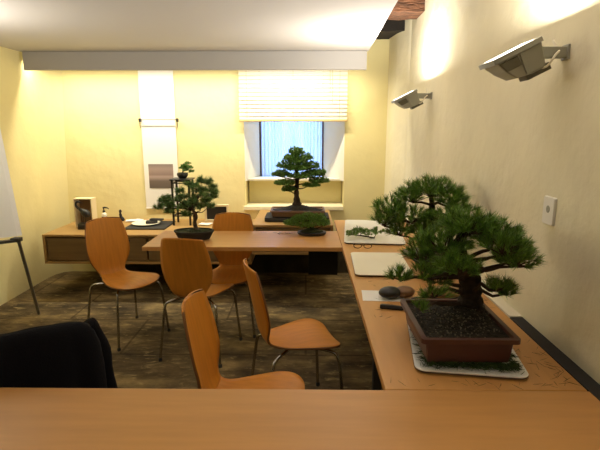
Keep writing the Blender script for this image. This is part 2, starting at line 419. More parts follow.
# jacket over the last chair's back
jk = thing('jacket', (-0.805, 1.295, 0), 'black jacket hung over a chair back at the lower left', 'jacket', R(-64))
levels = [(0.885, 0.10, 0.010), (0.882, 0.16, 0.022), (0.872, 0.185, 0.036), (0.85, 0.203, 0.046), (0.80, 0.222, 0.052), (0.72, 0.232, 0.056), (0.62, 0.238, 0.058),
          (0.52, 0.242, 0.058), (0.42, 0.246, 0.058), (0.33, 0.25, 0.056), (0.325, 0.24, 0.04)]
b = MB(); rings = []; NJ = 60
for z, hw, hd in levels:
    ring = []
    for j in range(NJ):
        a = 2 * math.pi * j / NJ; ca, sa = math.cos(a), math.sin(a)
        y = 0.86 * hw * math.copysign(abs(ca) ** 0.55, ca); x = -0.245 + (0.86 - z) * 0.10 + hd * math.copysign(abs(sa) ** 0.7, sa)
        fold = noise.noise(Vector((y * 14, x * 6, z * 1.6))) * 0.016 * min(1, (0.9 - z) * 6) + 0.006 * math.sin(y * 70 + z * 4) * min(1, (0.9 - z) * 4)
        dz = 0.010 * noise.noise(Vector((y * 9, 3, 1))) - 0.05 * max(0, -y) * 1.0
        ring.append((x + fold * sa, y + fold * ca * 0.8, z + dz))
    rings.append(ring)
b.loft(rings); b.build('body', 'cloth', jk, smooth=True)
for sy in (-1, 1):
    pts = spline([(-0.27, sy * 0.150, 0.858 + sy * .01), (-0.285, sy * 0.185, 0.80), (-0.285, sy * 0.203, 0.68), (-0.28, sy * 0.212, 0.50), (-0.27, sy * 0.212, 0.36)], 4)
    rr = [0.030 + 0.004 * math.sin(i * 1.3) for i in range(len(pts))]; rr[0] = 0.012
    MB().tube(pts, rr, 14).build('sleeve', 'cloth', jk, smooth=True)

# ------------------------------------------------------------ trees
def tuft(b, c, d, n, ln, w, rnd, spread=1.0):
    """bundle of needles from c around direction d"""
    d = d.normalized(); a = d.orthogonal().normalized(); e = d.cross(a)
    for _ in range(n):
        th = rnd.uniform(0, 6.283); s = spread * math.sqrt(rnd.random()) * 1.05
        v = (d * math.cos(s) + (a * math.cos(th) + e * math.sin(th)) * math.sin(s)); L = ln * rnd.uniform(0.7, 1.05)
        o = c + d * rnd.uniform(-0.25, 0.3) * ln
        side = v.cross(Vector((rnd.uniform(-1, 1), rnd.uniform(-1, 1), rnd.uniform(-1, 1)))); side.normalize(); side *= w / 2
        k = len(b.v); b.v += [tuple(o - side), tuple(o + side), tuple(o + v * L)]; b.f.append((k, k + 1, k + 2))


def branch_pts(p, q, rnd, wob, n=4, lift=0.0):
    pts = []
    for i in range(n + 1):
        t = i / n; k = math.sin(math.pi * t)
        pts.append(tuple(p.lerp(q, t) + Vector((rnd.uniform(-wob, wob), rnd.uniform(-wob, wob), rnd.uniform(-wob, wob) + lift)) * k))
    return spline(pts, 2)


def pine(root, trunk, pads, seed, needle_m, ln, w, per, nper, spread=1.0, up=0.7, br=0.008, bark='bark', limb_from=None, smax=0.003):
    """trunk: [(x,y,z,r)] local; pads: [(x,y,z,rx,ry,rz,weight)]"""
    rnd = random.Random(seed); T = spline(trunk, 5)
    tb = MB(); pts = []; rr = []
    for i, p in enumerate(T):
        pts.append(p[:3]); rr.append(max(p[3], 0.002) * (1 + 0.12 * math.sin(i * 1.7)))
    tb.tube(pts, rr, 12); tk = tb.build('trunk', bark, root, smooth=True)
    bb = MB(); fb = MB()
    for (x, y, z, rx, ry, rz, wt) in pads:
        c = Vector((x, y, z)); low = c - Vector((0, 0, rz * 0.55))
        # attach at the trunk point a bit lower than the pad
        at = min(T, key=lambda p: (Vector(p[:3]) - low).length + 1.1 * max(0, p[2] - low.z + 0.01) * 2)
        at = Vector(at[:3])
        bb.tube(branch_pts(at, low, rnd, (low - at).length * 0.12), [br * (1 - 0.6 * i / 8) for i in range(9)], 7)
        n = max(3, int(per * wt))
        for k in range(n):
            th = rnd.uniform(0, 6.283); u = math.sqrt(rnd.random()); s = rnd.uniform(-0.75, 1.0)
            h = math.sqrt(max(0, 1 - u * u))
            p = c + Vector((rx * u * math.cos(th), ry * u * math.sin(th), rz * (h * s if s > 0 else h * s * 0.55)))
            out = Vector((u * math.cos(th) * 0.9, u * math.sin(th) * 0.9, up * (0.35 + h * max(s, 0)) + 0.1)) + Vector((rnd.uniform(-.3, .3), rnd.uniform(-.3, .3), rnd.uniform(-.1, .3)))
            tuft(fb, p, out, nper, ln, w, rnd, spread)
            if k % 2 == 0:
                bb.tube(branch_pts(low.lerp(p, 0.1), p, rnd, 0.004, 2), [smax * (1 - 0.15 * i) for i in range(5)], 5)
    bb.build('branches', 'twig', root, smooth=True)
    fo = fb.build('foliage', needle_m, root)
    return tk, fo


def at(o, pads):  # world -> local
    return [(p[0] - o[0], p[1] - o[1], p[2] - o[2], *p[3:]) for p in pads]


# --- big black pine, brown rectangular pot, front right
PC = (0.545, 1.665, 0.765)
bp_ = thing('pine_bonsai', PC, 'large pine bonsai with spreading crown in a reddish-brown rectangular pot, front right', 'bonsai', group='bonsai trees')
b = MB()
b.rrect([(0.055, 0.008), (0.028, 0.014), (0.024, 0.03), (0.018, 0.080), (0.014, 0.086), (0.0, 0.090), (0.0, 0.106), (0.018, 0.106), (0.022, 0.085)], 0.163, 0.195, 0.016)
pot = b.build('pot', 'terra', bp_, smooth=True)
for sx in (-1, 1):
    for sy in (-1, 1): MB().box(sx * 0.105 - 0.018, sx * 0.105 + 0.018, sy * 0.135 - 0.018, sy * 0.135 + 0.018, 0, 0.012).build('foot', 'terra', pot, bevel=0.003)
def soil_mound(hx, hy, z, hgt, n=26, cx=0, cy=0, seed=1, ell=False):
    b = MB(); v = []; f = []
    for i in range(n + 1):
        for j in range(n + 1):
            u, w = -1 + 2 * i / n, -1 + 2 * j / n
            x, y = u * hx, w * hy
            if ell: x, y = hx * u * math.sqrt(1 - w * w / 2), hy * w * math.sqrt(1 - u * u / 2)
            d = math.hypot(x - cx, y - cy) / max(hx, hy)
            v.append((x, y, z + hgt * math.exp(-3 * d * d) * (1 - max(abs(u), abs(w)) ** 4) + 0.006 * noise.noise(Vector((x * 40 + seed, y * 40, 0))) * (1 - max(abs(u), abs(w)) ** 6)))
    for i in range(n):
        for j in range(n): a = i * (n + 1) + j; f.append((a, a + n + 1, a + n + 2, a + 1))
    # closed underside so the mound is solid
    k = len(v); rim = [i * (n + 1) for i in range(n + 1)] + [n * (n + 1) + j for j in range(1, n + 1)] + [i * (n + 1) + n for i in range(n - 1, -1, -1)] + [j for j in range(n - 1, 0, -1)]
    low = [(v[r][0], v[r][1], z - 0.012) for r in rim]; v += low; m_ = len(rim)
    for q in range(m_): f.append((rim[q], rim[(q + 1) % m_], k + (q + 1) % m_, k + q))
    f.append(tuple(range(k, k + m_))); b.add(v, f); return b
soil_mound(0.143, 0.175, 0.094, 0.04, cx=0.05, cy=0.05).build('soil', 'soil', bp_, smooth=True)
rnd = random.Random(5); b = MB()
for _ in range(420):
    x, y = rnd.gauss(0.0, 0.075), rnd.gauss(-0.05, 0.09)
    if abs(x) > 0.135 or abs(y) > 0.165: continue
    r = rnd.uniform(0.0014, 0.0034); b.ball((x, y, 0.100 + 0.03 * math.exp(-3 * (math.hypot(x - .05, y - .05) / .175) ** 2)), r, 5, 4)
g = b.build('gravel', 'gravel', bp_); g['kind'] = 'stuff'
tr = at(PC, [(0.630, 1.74, 0.85, 0.062), (0.625, 1.735, 0.885, 0.050), (0.622, 1.73, 0.93, 0.041), (0.612, 1.72, 0.99, 0.038), (0.598, 1.71, 1.045, 0.036), (0.570, 1.71, 1.085, 0.028),
             (0.560, 1.72, 1.13, 0.022), (0.585, 1.73, 1.18, 0.014), (0.60, 1.73, 1.22, 0.006)])
pads = at(PC, [(0.595, 1.70, 1.205, .095, .10, .035, 1.1), (0.685, 1.72, 1.165, .085, .10, .040, 1.1), (0.755, 1.73, 1.095, .060, .09, .042, .9),
               (0.715, 1.60, 1.110, .070, .08, .035, .8), (0.500, 1.70, 1.135, .085, .09, .045, 1.0), (0.43, 1.74, 1.09, .055, .07, .035, .5), (0.52, 1.58, 1.085, .075, .07, .030, .6),
               (0.605, 1.86, 1.17, .09, .06, .04, .5), (0.66, 1.57, 1.155, .07, .06, .03, .5), (0.725, 1.69, 0.965, .055, .05, .022, .30), (0.68, 1.62, 1.00, .04, .05, .015, .2),
               (0.350, 1.70, 1.010, .035, .04, .018, .25), (0.43, 1.66, 1.035, .05, .05, .025, .3), (0.455, 1.62, 0.975, .045, .04, .015, .2), (0.50, 1.75, 0.985, .05, .05, .016, .2), (0.40, 1.60, 0.93, .03, .03, .012, .10)])
pads = [(x, y, z, a * 1.02, b_, c * (1.45 if z > 0.27 else 1.0), d) for x, y, z, a, b_, c, d in pads]
pine(bp_, tr, pads, 11, 'needle', 0.040, 0.0024, 68, 40, 0.8, 1.3, br=0.010)

# --- second pine behind, near the wall
QC = (0.735, 2.66, 0.7505)
q_ = thing('pine_bonsai', QC, 'pine bonsai with domed crown in a dark round pot, behind the large one', 'bonsai', group='bonsai trees')
MB().lathe([(0.06, 0.0), (0.085, 0.004), (0.10, 0.03), (0.118, 0.058), (0.125, 0.060), (0.125, 0.070), (0.112, 0.070), (0.108, 0.058)], 32).build('pot', 'matblack', q_, smooth=True)
soil_mound(0.108, 0.108, 0.062, 0.02, ell=True, seed=4).build('soil', 'moss', q_, smooth=True)
tr = at(QC, [(0.70, 2.66, 0.815, 0.035), (0.705, 2.66, 0.87, 0.028), (0.70, 2.65, 0.95, 0.026), (0.69, 2.64, 1.03, 0.023), (0.70, 2.64, 1.12, 0.018), (0.69, 2.64, 1.19, 0.010), (0.69, 2.64, 1.22, 0.004)])
pads = at(QC, [(0.69, 2.60, 1.235, .11, .11, .045, 1.1), (0.58, 2.60, 1.205, .085, .10, .045, .8), (0.77, 2.54, 1.20, .075, .09, .045, .8), (0.80, 2.46, 1.160, .06, .08, .03, .5),
               (0.47, 2.62, 1.125, .080, .09, .045, .9), (0.435, 2.62, 1.05, .055, .08, .045, .6), (0.57, 2.56, 1.09, .08, .08, .035, .6), (0.74, 2.52, 1.10, .09, .08, .035, .7), (0.52, 2.62, 0.99, .06, .07, .035, .5),
               (0.63, 2.55, 1.01, .09, .07, .030, .6), (0.78, 2.53, 1.03, .07, .08, .03, .5)])
pads = [(x, y, z, a * 1.05, b_, c * 1.4, d) for x, y, z, a, b_, c, d in pads]
pads = [(x, y, z - 0.018 if z > .3 else z, *o) for x, y, z, *o in pads]
pine(q_, tr, pads, 23, 'needle', 0.048, 0.0030, 60, 36, 0.8, 1.3, br=0.009)

# --- tiered pine by the window, brown pot on a black stand tray
VC = (-0.078, 4.50, 0.7005)
v_ = thing('tiered_bonsai', VC, 'tiered conical bonsai in front of the window in a shallow brown pot', 'bonsai', group='bonsai trees')
tag(MB().rrect([(0.012, 0.0), (0, 0.004), (0, 0.038), (0.02, 0.038), (0.022, 0.034)], 0.30, 0.16, 0.02, mtx=Matrix.Translation((VC[0] - 0.005, VC[1], 0.7004))).build('plant_stand', 'matblack', smooth=True),
    'low black rectangular stand under the tiered bonsai', 'plant stand')
v_.location.z = 0.7385
b = MB().rrect([(0.035, 0.0), (0.02, 0.004), (0.01, 0.045), (0, 0.05), (0, 0.062), (0.018, 0.062), (0.02, 0.050)], 0.255, 0.14, 0.02)
b.build('pot', 'brownpot', v_, smooth=True)
soil_mound(0.235, 0.12, 0.056, 0.045, ell=True, seed=9).build('soil', 'soil', v_, smooth=True)
V2 = (VC[0], VC[1], 0.7385)
tr = at(V2, [(-0.085, 4.5, 0.84, 0.045), (-0.088, 4.5, 0.90, 0.027), (-0.090, 4.5, 0.98, 0.022), (-0.084, 4.5, 1.06, 0.019), (-0.088, 4.5, 1.15, 0.014), (-0.084, 4.5, 1.24, 0.009), (-0.085, 4.5, 1.33, 0.004)])
pads = at(V2, [(-0.085, 4.5, 1.335, .065, .06, .022, .5), (-0.14, 4.48, 1.275, .065, .07, .018, .5), (-0.02, 4.5, 1.280, .075, .07, .018, .5), (-0.08, 4.45, 1.245, .08, .07, .016, .5),
               (-0.19, 4.5, 1.205, .075, .08, .018, .55), (0.03, 4.48, 1.205, .085, .08, .018, .6), (-0.08, 4.42, 1.185, .09, .06, .014, .5), (-0.235, 4.5, 1.125, .075, .08, .018, .55), (0.09, 4.5, 1.135, .095, .08, .018, .65),
               (-0.05, 4.42, 1.115, .11, .07, .016, .55), (-0.20, 4.46, 1.05, .085, .08, .016, .6), (0.12, 4.5, 1.065, .085, .08, .016, .6), (-0.16, 4.5, 0.985, .06, .06, .014, .4), (0.05, 4.45, 1.03, .07, .06, .012, .35)])
pads = [(x, y, z, a * 1.04, b_ * 1.1, c * 2.5, d) for x, y, z, a, b_, c, d in pads]
pine(v_, tr, pads, 31, 'leaf', 0.022, 0.0055, 230, 24, 1.4, 0.8, br=0.007, smax=0.002)

# --- tufted pine in a dark oval pot on the far table
TC = (-0.822, 3.44, 0.7505)
t_ = thing('tufted_bonsai', TC, 'sparse pine bonsai with round needle tufts in a dark oval pot on the far table', 'bonsai', group='bonsai trees')
MB().lathe([(0.09, 0.0), (0.115, 0.004), (0.13, 0.03), (0.142, 0.055), (0.147, 0.057), (0.147, 0.066), (0.134, 0.066), (0.13, 0.055)], 36, 1, 0.68).build('pot', 'matblack', t_, smooth=True)
soil_mound(0.13, 0.088, 0.058, 0.018, ell=True, seed=6).build('soil', 'moss', t_, smooth=True)
tr = at(TC, [(-0.80, 3.44, 0.81, 0.020), (-0.815, 3.44, 0.87, 0.014), (-0.80, 3.43, 0.93, 0.012), (-0.83, 3.43, 0.985, 0.009), (-0.79, 3.43, 1.04, 0.007), (-0.76, 3.44, 1.10, 0.004)])
tips = [(163, 205), (169, 207), (174, 203), (180, 191), (172, 196), (186, 205), (193, 206), (193, 184), (197, 191), (203, 181), (210, 182), (205, 189), (209, 198), (214, 197), (213, 203), (203, 205), (198, 199), (173, 209),
        (186, 196), (181, 207), (166, 200), (199, 185), (189, 211), (177, 201), (208, 192), (212, 187), (206, 200), (195, 198), (189, 203), (171, 204), (215, 191)]
rnd = random.Random(8); pads = []
for px, py in tips:
    x = -1.08 + (px - 160) * 0.00755; z = 0.993 + (205 - py) * 0.0076; y = 3.44 + rnd.uniform(-0.10, 0.10)
    pads.append((x, y, z, .026, .026, .024, 1))
pine(t_, tr, at(TC, pads), 41, 'needle3', 0.036, 0.0034, 11, 40, 1.4, 0.9, br=0.004, smax=0.002, bark='palebark')

# --- low spreading plant on a dark slab on the far table
LC = (0.045, 3.60, 0.7505)
l_ = thing('spreading_bonsai', LC, 'low spreading green bonsai on a round black slab, far table', 'bonsai', group='bonsai trees')
MB().lathe([(0.085, 0.0), (0.105, 0.004), (0.112, 0.016), (0.112, 0.022), (0.10, 0.024)], 36, 1, 0.80).build('slab', 'black', l_, smooth=True)
soil_mound(0.088, 0.065, 0.028, 0.03, ell=True, seed=2).build('soil', 'moss', l_, smooth=True)
tr = [(0.0, 0, 0.04, 0.020), (-0.015, 0.0, 0.07, 0.014), (-0.04, 0, 0.095, 0.008), (-0.07, 0, 0.11, 0.003)]
pads = [(-0.16, 0, 0.075, .050, .05, .014, .6), (-0.10, 0.02, 0.098, .06, .06, .018, .8), (-0.03, 0, 0.112, .07, .06, .018, .9), (0.05, 0, 0.105, .06, .06, .02, .8), (0.09, 0, 0.075, .04, .05, .018, .6), (-0.06, -0.03, 0.065, .06, .04, .014, .5), (0.02, -0.03, 0.075, .07, .04, .016, .6)]
pads = [(x, y, z * 1.15, a, b_ * 1.1, c * 2.0, d) for x, y, z, a, b_, c, d in pads]
pine(l_, tr, pads, 51, 'needle2', 0.020, 0.0044, 110, 22, 1.3, 0.8, br=0.004, smax=0.0015)

# --- small accent tree on the tall stand
stand = thing('plant_stand', (-1.240, 4.79, 0.5945), 'tall slim black stand on the low cabinet carrying a small bonsai', 'plant stand')
hw, hh = 0.092, 0.463
MB().box(-hw - .012, hw + .012, -hw - .012, hw + .012, hh - 0.014, hh).build('top', 'black', stand, bevel=0.002)
for zr in (0.09, hh - 0.045):
    b = MB(); e = hw - .009
    b.box(-hw, hw, -e - .005, -e + .005, zr, zr + .011); b.box(-hw, hw, e - .005, e + .005, zr, zr + .011)
    b.box(-e - .005, -e + .005, -hw, hw, zr, zr + .011); b.box(e - .005, e + .005, -hw, hw, zr, zr + .011)
    b.build('rail', 'black', stand)
for sx in (-1, 1):
    for sy in (-1, 1): MB().box(sx * (hw - .009) - .009, sx * (hw - .009) + .009, sy * (hw - .009) - .009, sy * (hw - .009) + .009, 0, hh - .014).build('leg', 'black', stand)
AC = (-1.235, 4.79, 1.0578)
a_ = thing('small_bonsai', AC, 'tiny leafy bonsai in a black bowl on top of the tall stand', 'bonsai', group='bonsai trees')
MB().lathe([(0.025, 0.0), (0.035, 0.003), (0.052, 0.025), (0.056, 0.045), (0.050, 0.056), (0.044, 0.056), (0.046, 0.045)], 24).build('pot', 'black', a_, smooth=True)
soil_mound(0.045, 0.045, 0.050, 0.006, 10, ell=True).build('soil', 'moss', a_, smooth=True)
pine(a_, [(0, 0, 0.05, 0.008), (0.01, 0, 0.08, 0.006), (0.03, 0, 0.11, 0.004), (0.04, 0, 0.13, 0.002)],
     [(0.03, 0, 0.125, .035, .035, .018, .6), (0.0, 0, 0.105, .03, .03, .015, .5), (0.065, 0, 0.105, .035, .035, .018, .6), (0.09, 0, 0.07, .025, .025, .012, .4), (0.055, 0.0, 0.15, .028, .028, .012, .4), (0.035, -.01, 0.085, .03, .03, .014, .4)],
     61, 'leaf', 0.016, 0.008, 60, 18, 1.4, 0.7, br=0.003, smax=0.0012)

# --- small pine cuttings on the far tray
CC = (0.36, 3.42, 0.758)
c_ = thing('pine_sprig', CC, 'small leafy green pine cutting lying on the farthest tray', 'plant cutting')
pine(c_, [(0.14, 0, 0.006, 0.006), (0.06, 0.01, 0.02, 0.005), (-0.02, 0.0, 0.03, 0.003)],
     [(-0.02, 0, .04, .05, .07, .022, .9), (0.04, 0.03, .055, .05, .06, .025, .9), (0.10, 0, .045, .06, .06, .025, .9), (0.16, 0.03, .05, .05, .05, .022, .7)],
     71, 'needle2', 0.020, 0.0036, 40, 20, 1.1, 0.8, br=0.003, smax=0.0015)

# ------------------------------------------------------------ trays and things on the right worktop
def tray(cx, cy, hx, hy, rz, m_, label, z=0.7505, rad=0.035):
    t = thing('tray', (cx, cy, z), label, 'tray', rz, 'flat plastic trays')
    MB().rrect([(0.010, 0.0), (0.0, 0.007), (0.0, 0.010)], hx, hy, rad, 6).build('base', 'trayedge', t, smooth=True)
    MB().rrect([(0.001, 0.010), (0.0, 0.0135), (0.006, 0.0145), (0.012, 0.0125)], hx, hy, rad, 6).build('top_surface', m_, t, smooth=True)
    return t


tray(0.575, 1.665, 0.182, 0.222, R(-8), 'trayW', 'white tray strewn with needles under the large pine bonsai')
tray(0.440, 2.765, 0.160, 0.245, R(-2), 'tray', 'empty cream tray in the middle of the right worktop', rad=0.03)
tray(0.520, 3.69, 0.215, 0.43, R(-5), 'trayW', 'pale tray farthest along the right worktop, with a cutting on it')

rnd = random.Random(77)
def litter(n, f, ln, w, z0, name, label, m_='dryneedle', hgt=0.004):
    b = MB()
    for _ in range(n):
        x, y = f(rnd); a = rnd.uniform(0, 6.283); L = ln * rnd.uniform(0.5, 1.1)
        z = z0 + rnd.uniform(0.0008, hgt); dx, dy = math.cos(a) * L / 2, math.sin(a) * L / 2; nx, ny = -math.sin(a) * w / 2, math.cos(a) * w / 2
        k = len(b.v); zz = z + rnd.uniform(0, hgt * 0.5)
        b.v += [(x - dx - nx, y - dy - ny, z), (x - dx + nx, y - dy + ny, z), (x + dx, y + dy, zz), (x, y, z - 0.0005)]; b.f += [(k, k + 1, k + 2), (k, k + 3, k + 1), (k + 1, k + 3, k + 2), (k, k + 2, k + 3)]
    return tag(b.build(name, m_), label, 'needles', kind='stuff')
def ring_f(r):
    c, s = math.cos(R(-6)), math.sin(R(-6))
    e = r.random(); t = r.uniform(-1, 1); d = abs(r.gauss(0, 0.016))
    if e < .42: u, v = t * .15, -.165 - d * .9
    elif e < .72: u, v = -.125 - d, t * .18
    elif e < .9: u, v = .135 + d * .7, t * .18
    else: u, v = r.uniform(-.17, .17), r.uniform(-.21, .21)
    return 0.572 + u * c - v * s, 1.665 + u * s + v * c
litter(1500, ring_f, 0.045, 0.0016, 0.7645, 'cut_needles', 'dark green cut pine needles heaped around the brown pot on its tray', 'needledark', 0.016)
litter(75, lambda r: (r.uniform(.27, .86), r.choice([r.uniform(1.385, 1.43), r.uniform(1.9, 2.45), r.uniform(1.4, 2.4) if 0 else r.uniform(1.95, 2.2)])), 0.045, 0.0015, 0.7505, 'fallen_needles', 'thin pine needles scattered over the right worktop')
litter(34, lambda r: (r.uniform(.76, .865), r.uniform(1.40, 1.78)), 0.05, 0.0016, 0.7505, 'fallen_needles', 'few pine needles lying between the white tray and the black channel')
litter(16, lambda r: (r.uniform(-.24, -.10), r.gauss(3.62, .018)), 0.05, 0.005, 0.7505, 'pruned_twigs', 'small dark pruned twigs lying beside the black slab', 'twig', 0.006)

tag(MB().box(-.10, .10, -.075, .075, 0, .001, ).build('paper_sheet', 'paper', loc=(0.375, 2.225, 0.7505), rot=(0, 0, R(-4))), 'white paper sheet under the black and brown case', 'paper')
gc = thing('spectacle_case', (0.435, 2.20, 0.7520), 'rounded glossy black and brown case lying on the white paper', 'case', R(12))
MB().ball((-0.032, 0, 0.028), (0.056, 0.044, 0.028), 20, 12).build('case_body', 'black', gc, smooth=True)
MB().ball((0.042, 0, 0.027), (0.050, 0.041, 0.0265), 20, 12).build('case_end', 'brownleather', gc, smooth=True)['label'] = 'matt brown end of the case'
kn = thing('pruning_knife', (0.42, 2.04, 0.7505), 'black-handled tool lying beside the large pine bonsai pot', 'knife', R(-16)); kn.scale = (1.15, 1.1, 1.1)
MB().loft([[(x, y * w, 0.009 + z * h) for y, z in ((-1, 0), (-.7, -.9), (.7, -.9), (1, 0), (.6, 1), (-.6, 1))] for x, w, h in ((-.075, .007, .006), (-.068, .011, .009), (-.03, .010, .009), (.01, .008, .008), (.03, .007, .006))]).build('handle', 'black', kn, smooth=True)
MB().loft([[(x, -w, .007), (x, w, .008), (x, w, .010)] for x, w in ((.028, .005), (.07, .005), (.088, .001))]).build('blade', 'blade', kn)
gl = thing('eyeglasses', (0.385, 3.165, 0.7505), 'black-framed eyeglasses lying before the farthest tray', 'glasses', R(-4))
for sx in (-1, 1):
    rim = [(sx * 0.034 + 0.026 * math.cos(a), 0, 0.018 + 0.016 * math.sin(a)) for a in [2 * math.pi * k / 20 for k in range(21)]]
    MB().tube(rim, 0.0022, 6).build('rim', 'black', gl, smooth=True)
    MB().tube([(sx * 0.061, 0, .026), (sx * .064, 0.03, .022), (sx * .06, .12, .004)], 0.002, 6).build('temple', 'black', gl, smooth=True)
MB().tube([(-.009, 0, .02), (0, 0, .024), (.009, 0, .02)], 0.0018, 6).build('bridge', 'black', gl, smooth=True)
bg = thing('tool_roll', (0.655, 2.20, 0.7505), 'tan cloth tool pouch with a black strap behind the brown pot', 'pouch', R(8))
MB().ball((0, 0, .028), (.125, .055, .027), 20, 10, mtx=None).build('pouch_body', 'tan', bg, smooth=True)
MB().tube(spline([(-.16, -.02, .012), (-.10, -.056, .03), (-.03, -.062, .018), (.05, -.060, .022), (.11, -.045, .045), (.12, .0, .05)], 5), 0.0042, 8).build('strap', 'black', bg, smooth=True)
tt = thing('turntable', (0.745, 2.98, 0.7505), 'flat round black turntable behind the empty cream tray', 'turntable')
MB().lathe([(0.06, 0), (0.07, 0.008), (0.03, 0.012), (0.03, 0.016)], 24).build('foot', 'black', tt, smooth=True)
MB().lathe([(0.10, 0.016), (0.125, 0.018), (0.127, 0.024), (0.12, 0.027)], 36).build('plate', 'black', tt, smooth=True)

# ------------------------------------------------------------ things on the low cabinet
Z0 = 0.5945
bx = thing('display_box', (-2.175, 4.645, Z0), 'upright open pale wooden box framing a dark crane figure', 'box', R(0))
w, d, h, th = .088, .055, .285, .010
b = MB(); b.box(-w, w, -d, d, 0, th); b.box(-w, w, -d, d, h - th, h); b.box(-w, -w + th, -d, d, th, h - th); b.box(w - th, w, -d, d, th, h - th); b.build('frame', 'boxwood', bx, bevel=.001)
MB().box(-w + th, w - th, d - .008, d, th, h - th).build('back_panel', 'boxin', bx)
cr = thing('crane_figurine', (-2.145, 4.525, Z0), 'dark metal crane figure on a black block before the pale box', 'figurine')
MB().rrect([(0.004, 0), (0, .006), (.004, .05), (.010, .058)], .052, .040, .012).build('base', 'black', cr, smooth=True)
b = MB()
b.tube(spline([(.055, .0, .115), (.045, 0, .135), (.01, 0, .165), (-.03, 0, .195), (-.048, 0, .215)], 4), [.002, .009, .018, .025, .031, .035, .037, .037, .034, .026, .022, .017, .013, .010, .010, .009, .008][:17], 12)
b.tube(spline([(-.040, 0, .20), (-.062, 0, .225), (-.060, 0, .255), (-.040, 0, .265), (-.02, 0, .258), (.004, 0, .25)], 4), [.014, .013, .012, .011, .010, .009, .009, .009, .009, .010, .010, .011, .011, .010, .008, .006, .005, .004, .003, .002, .0015], 10)
b.build('bird_body', 'black', cr, smooth=True)
b = MB()
for s in (-.008, .010): b.tube([(s, s * .5, .16), (s + .012, s * .5, .11), (s, s * .5, .056)], [.004, .003, .003], 6)
b.build('legs', 'black', cr, smooth=True)
ds = thing('pump_bottle', (-2.085, 4.86, Z0), 'white bottle with black pump head and label beside the pale box', 'bottle')
MB().lathe([(.02, 0), (.026, .004), (.026, .085), (.012, .10), (.012, .105)], 20).build('bottle_body', 'white', ds, smooth=True)
MB().lathe([(.0268, .022), (.0268, .062)], 20).build('label_band', 'black', ds, smooth=True)
b = MB().lathe([(.012, .105), (.014, .107), (.014, .122), (.006, .125), (.006, .15)], 14); b.tube([(-.008, 0, .15), (.01, 0, .155), (.04, 0, .150), (.052, 0, .138)], [.009, .009, .006, .004], 8); b.build('pump', 'black', ds, smooth=True)
fg = thing('small_figurine', (-1.935, 4.93, Z0), 'tiny dark seated figure on the low cabinet beside the white papers', 'figurine')
MB().loft([[(cx + rx * math.cos(a), ry * math.sin(a), z) for a in [2 * math.pi * k / 14 for k in range(14)]] for cx, rx, ry, z in
           ((0, .022, .018, 0), (.004, .03, .022, .012), (.002, .026, .02, .03), (-.006, .015, .014, .05), (-.010, .015, .012, .07), (-.010, .009, .009, .085), (-.008, .015, .013, .098), (-.008, .014, .012, .112), (-.008, .005, .005, .122))]).build('figure_body', 'black', fg, smooth=True)
for i, (x, y, w, d, a, l) in enumerate(((-1.80, 4.93, .085, .055, 12, 'white folded paper lying behind the black mat'), (-1.015, 4.74, .06, .05, -10, 'crumpled white paper to the right of the tufted bonsai'))):
    b = MB(); n = 8; v = []; f = []
    for p in range(n + 1):
        for q in range(n + 1):
            X, Y_ = -w + 2 * w * p / n, -d + 2 * d * q / n
            v.append((X, Y_, 0.012 + 0.010 * noise.noise(Vector((X * 18 + i, Y_ * 18, i)))))
    for p in range(n):
        for q in range(n): k = p * (n + 1) + q; f.append((k, k + n + 1, k + n + 2, k + 1))
    b.add(v, f); o = b.build('paper_sheet', 'paper', loc=(x, y, Z0 - 0.002), rot=(0, 0, R(a))); s = o.modifiers.new('s', 'SOLIDIFY'); s.thickness = .002; tag(o, l, 'paper')
MB_ = MB().box(-.20, .20, -.20, .20, 0, .012); tag(MB_.build('place_mat', 'matblack', bevel=.002, loc=(-1.555, 4.685, Z0)), 'flat black square board under the white plate', 'board')
pl = MB().lathe([(.06, 0), (.09, .003), (.135, .014), (.14, .017), (.134, .0175), (.088, .008), (.005, .006)], 36, 1, 1)
tag(pl.build('plate', 'tray', smooth=True, loc=(-1.60, 4.70, Z0 + .0125)), 'round cream plate on the black board', 'plate')
for i, (x, y, z, w, d, h, a, l) in enumerate(((-1.545, 4.70, .0225, .055, .034, .026, 12, 'small dark wooden block resting on the cream plate'), (-1.50, 4.725, .0490, .068, .030, .016, -8, 'flat dark wooden strip laid on top of the small block'))):
    tag(MB().rrect([(.004, 0), (0, .004), (0, h - .004), (.004, h)], w, d, .01).build('wood_block', 'matblack', smooth=True, loc=(x, y, Z0 + z), rot=(0, 0, R(a))), l, 'block')
# framed panel behind the chair
fr = thing('picture_frame', (-0.93, 4.93, Z0), 'small cream frame with a dark picture leaning by the back wall', 'picture frame')
b = MB(); b.box(-.125, .125, -.02, .02, 0, .02); b.box(-.125, .125, -.02, .02, .158, .178); b.box(-.125, -.105, -.02, .02, .02, .158); b.box(.105, .125, -.02, .02, .02, .158); b.build('frame', 'boxwood', fr, bevel=.001)
MB().box(-.105, .105, -.004, .012, .02, .158).build('picture', 'matblack', fr)

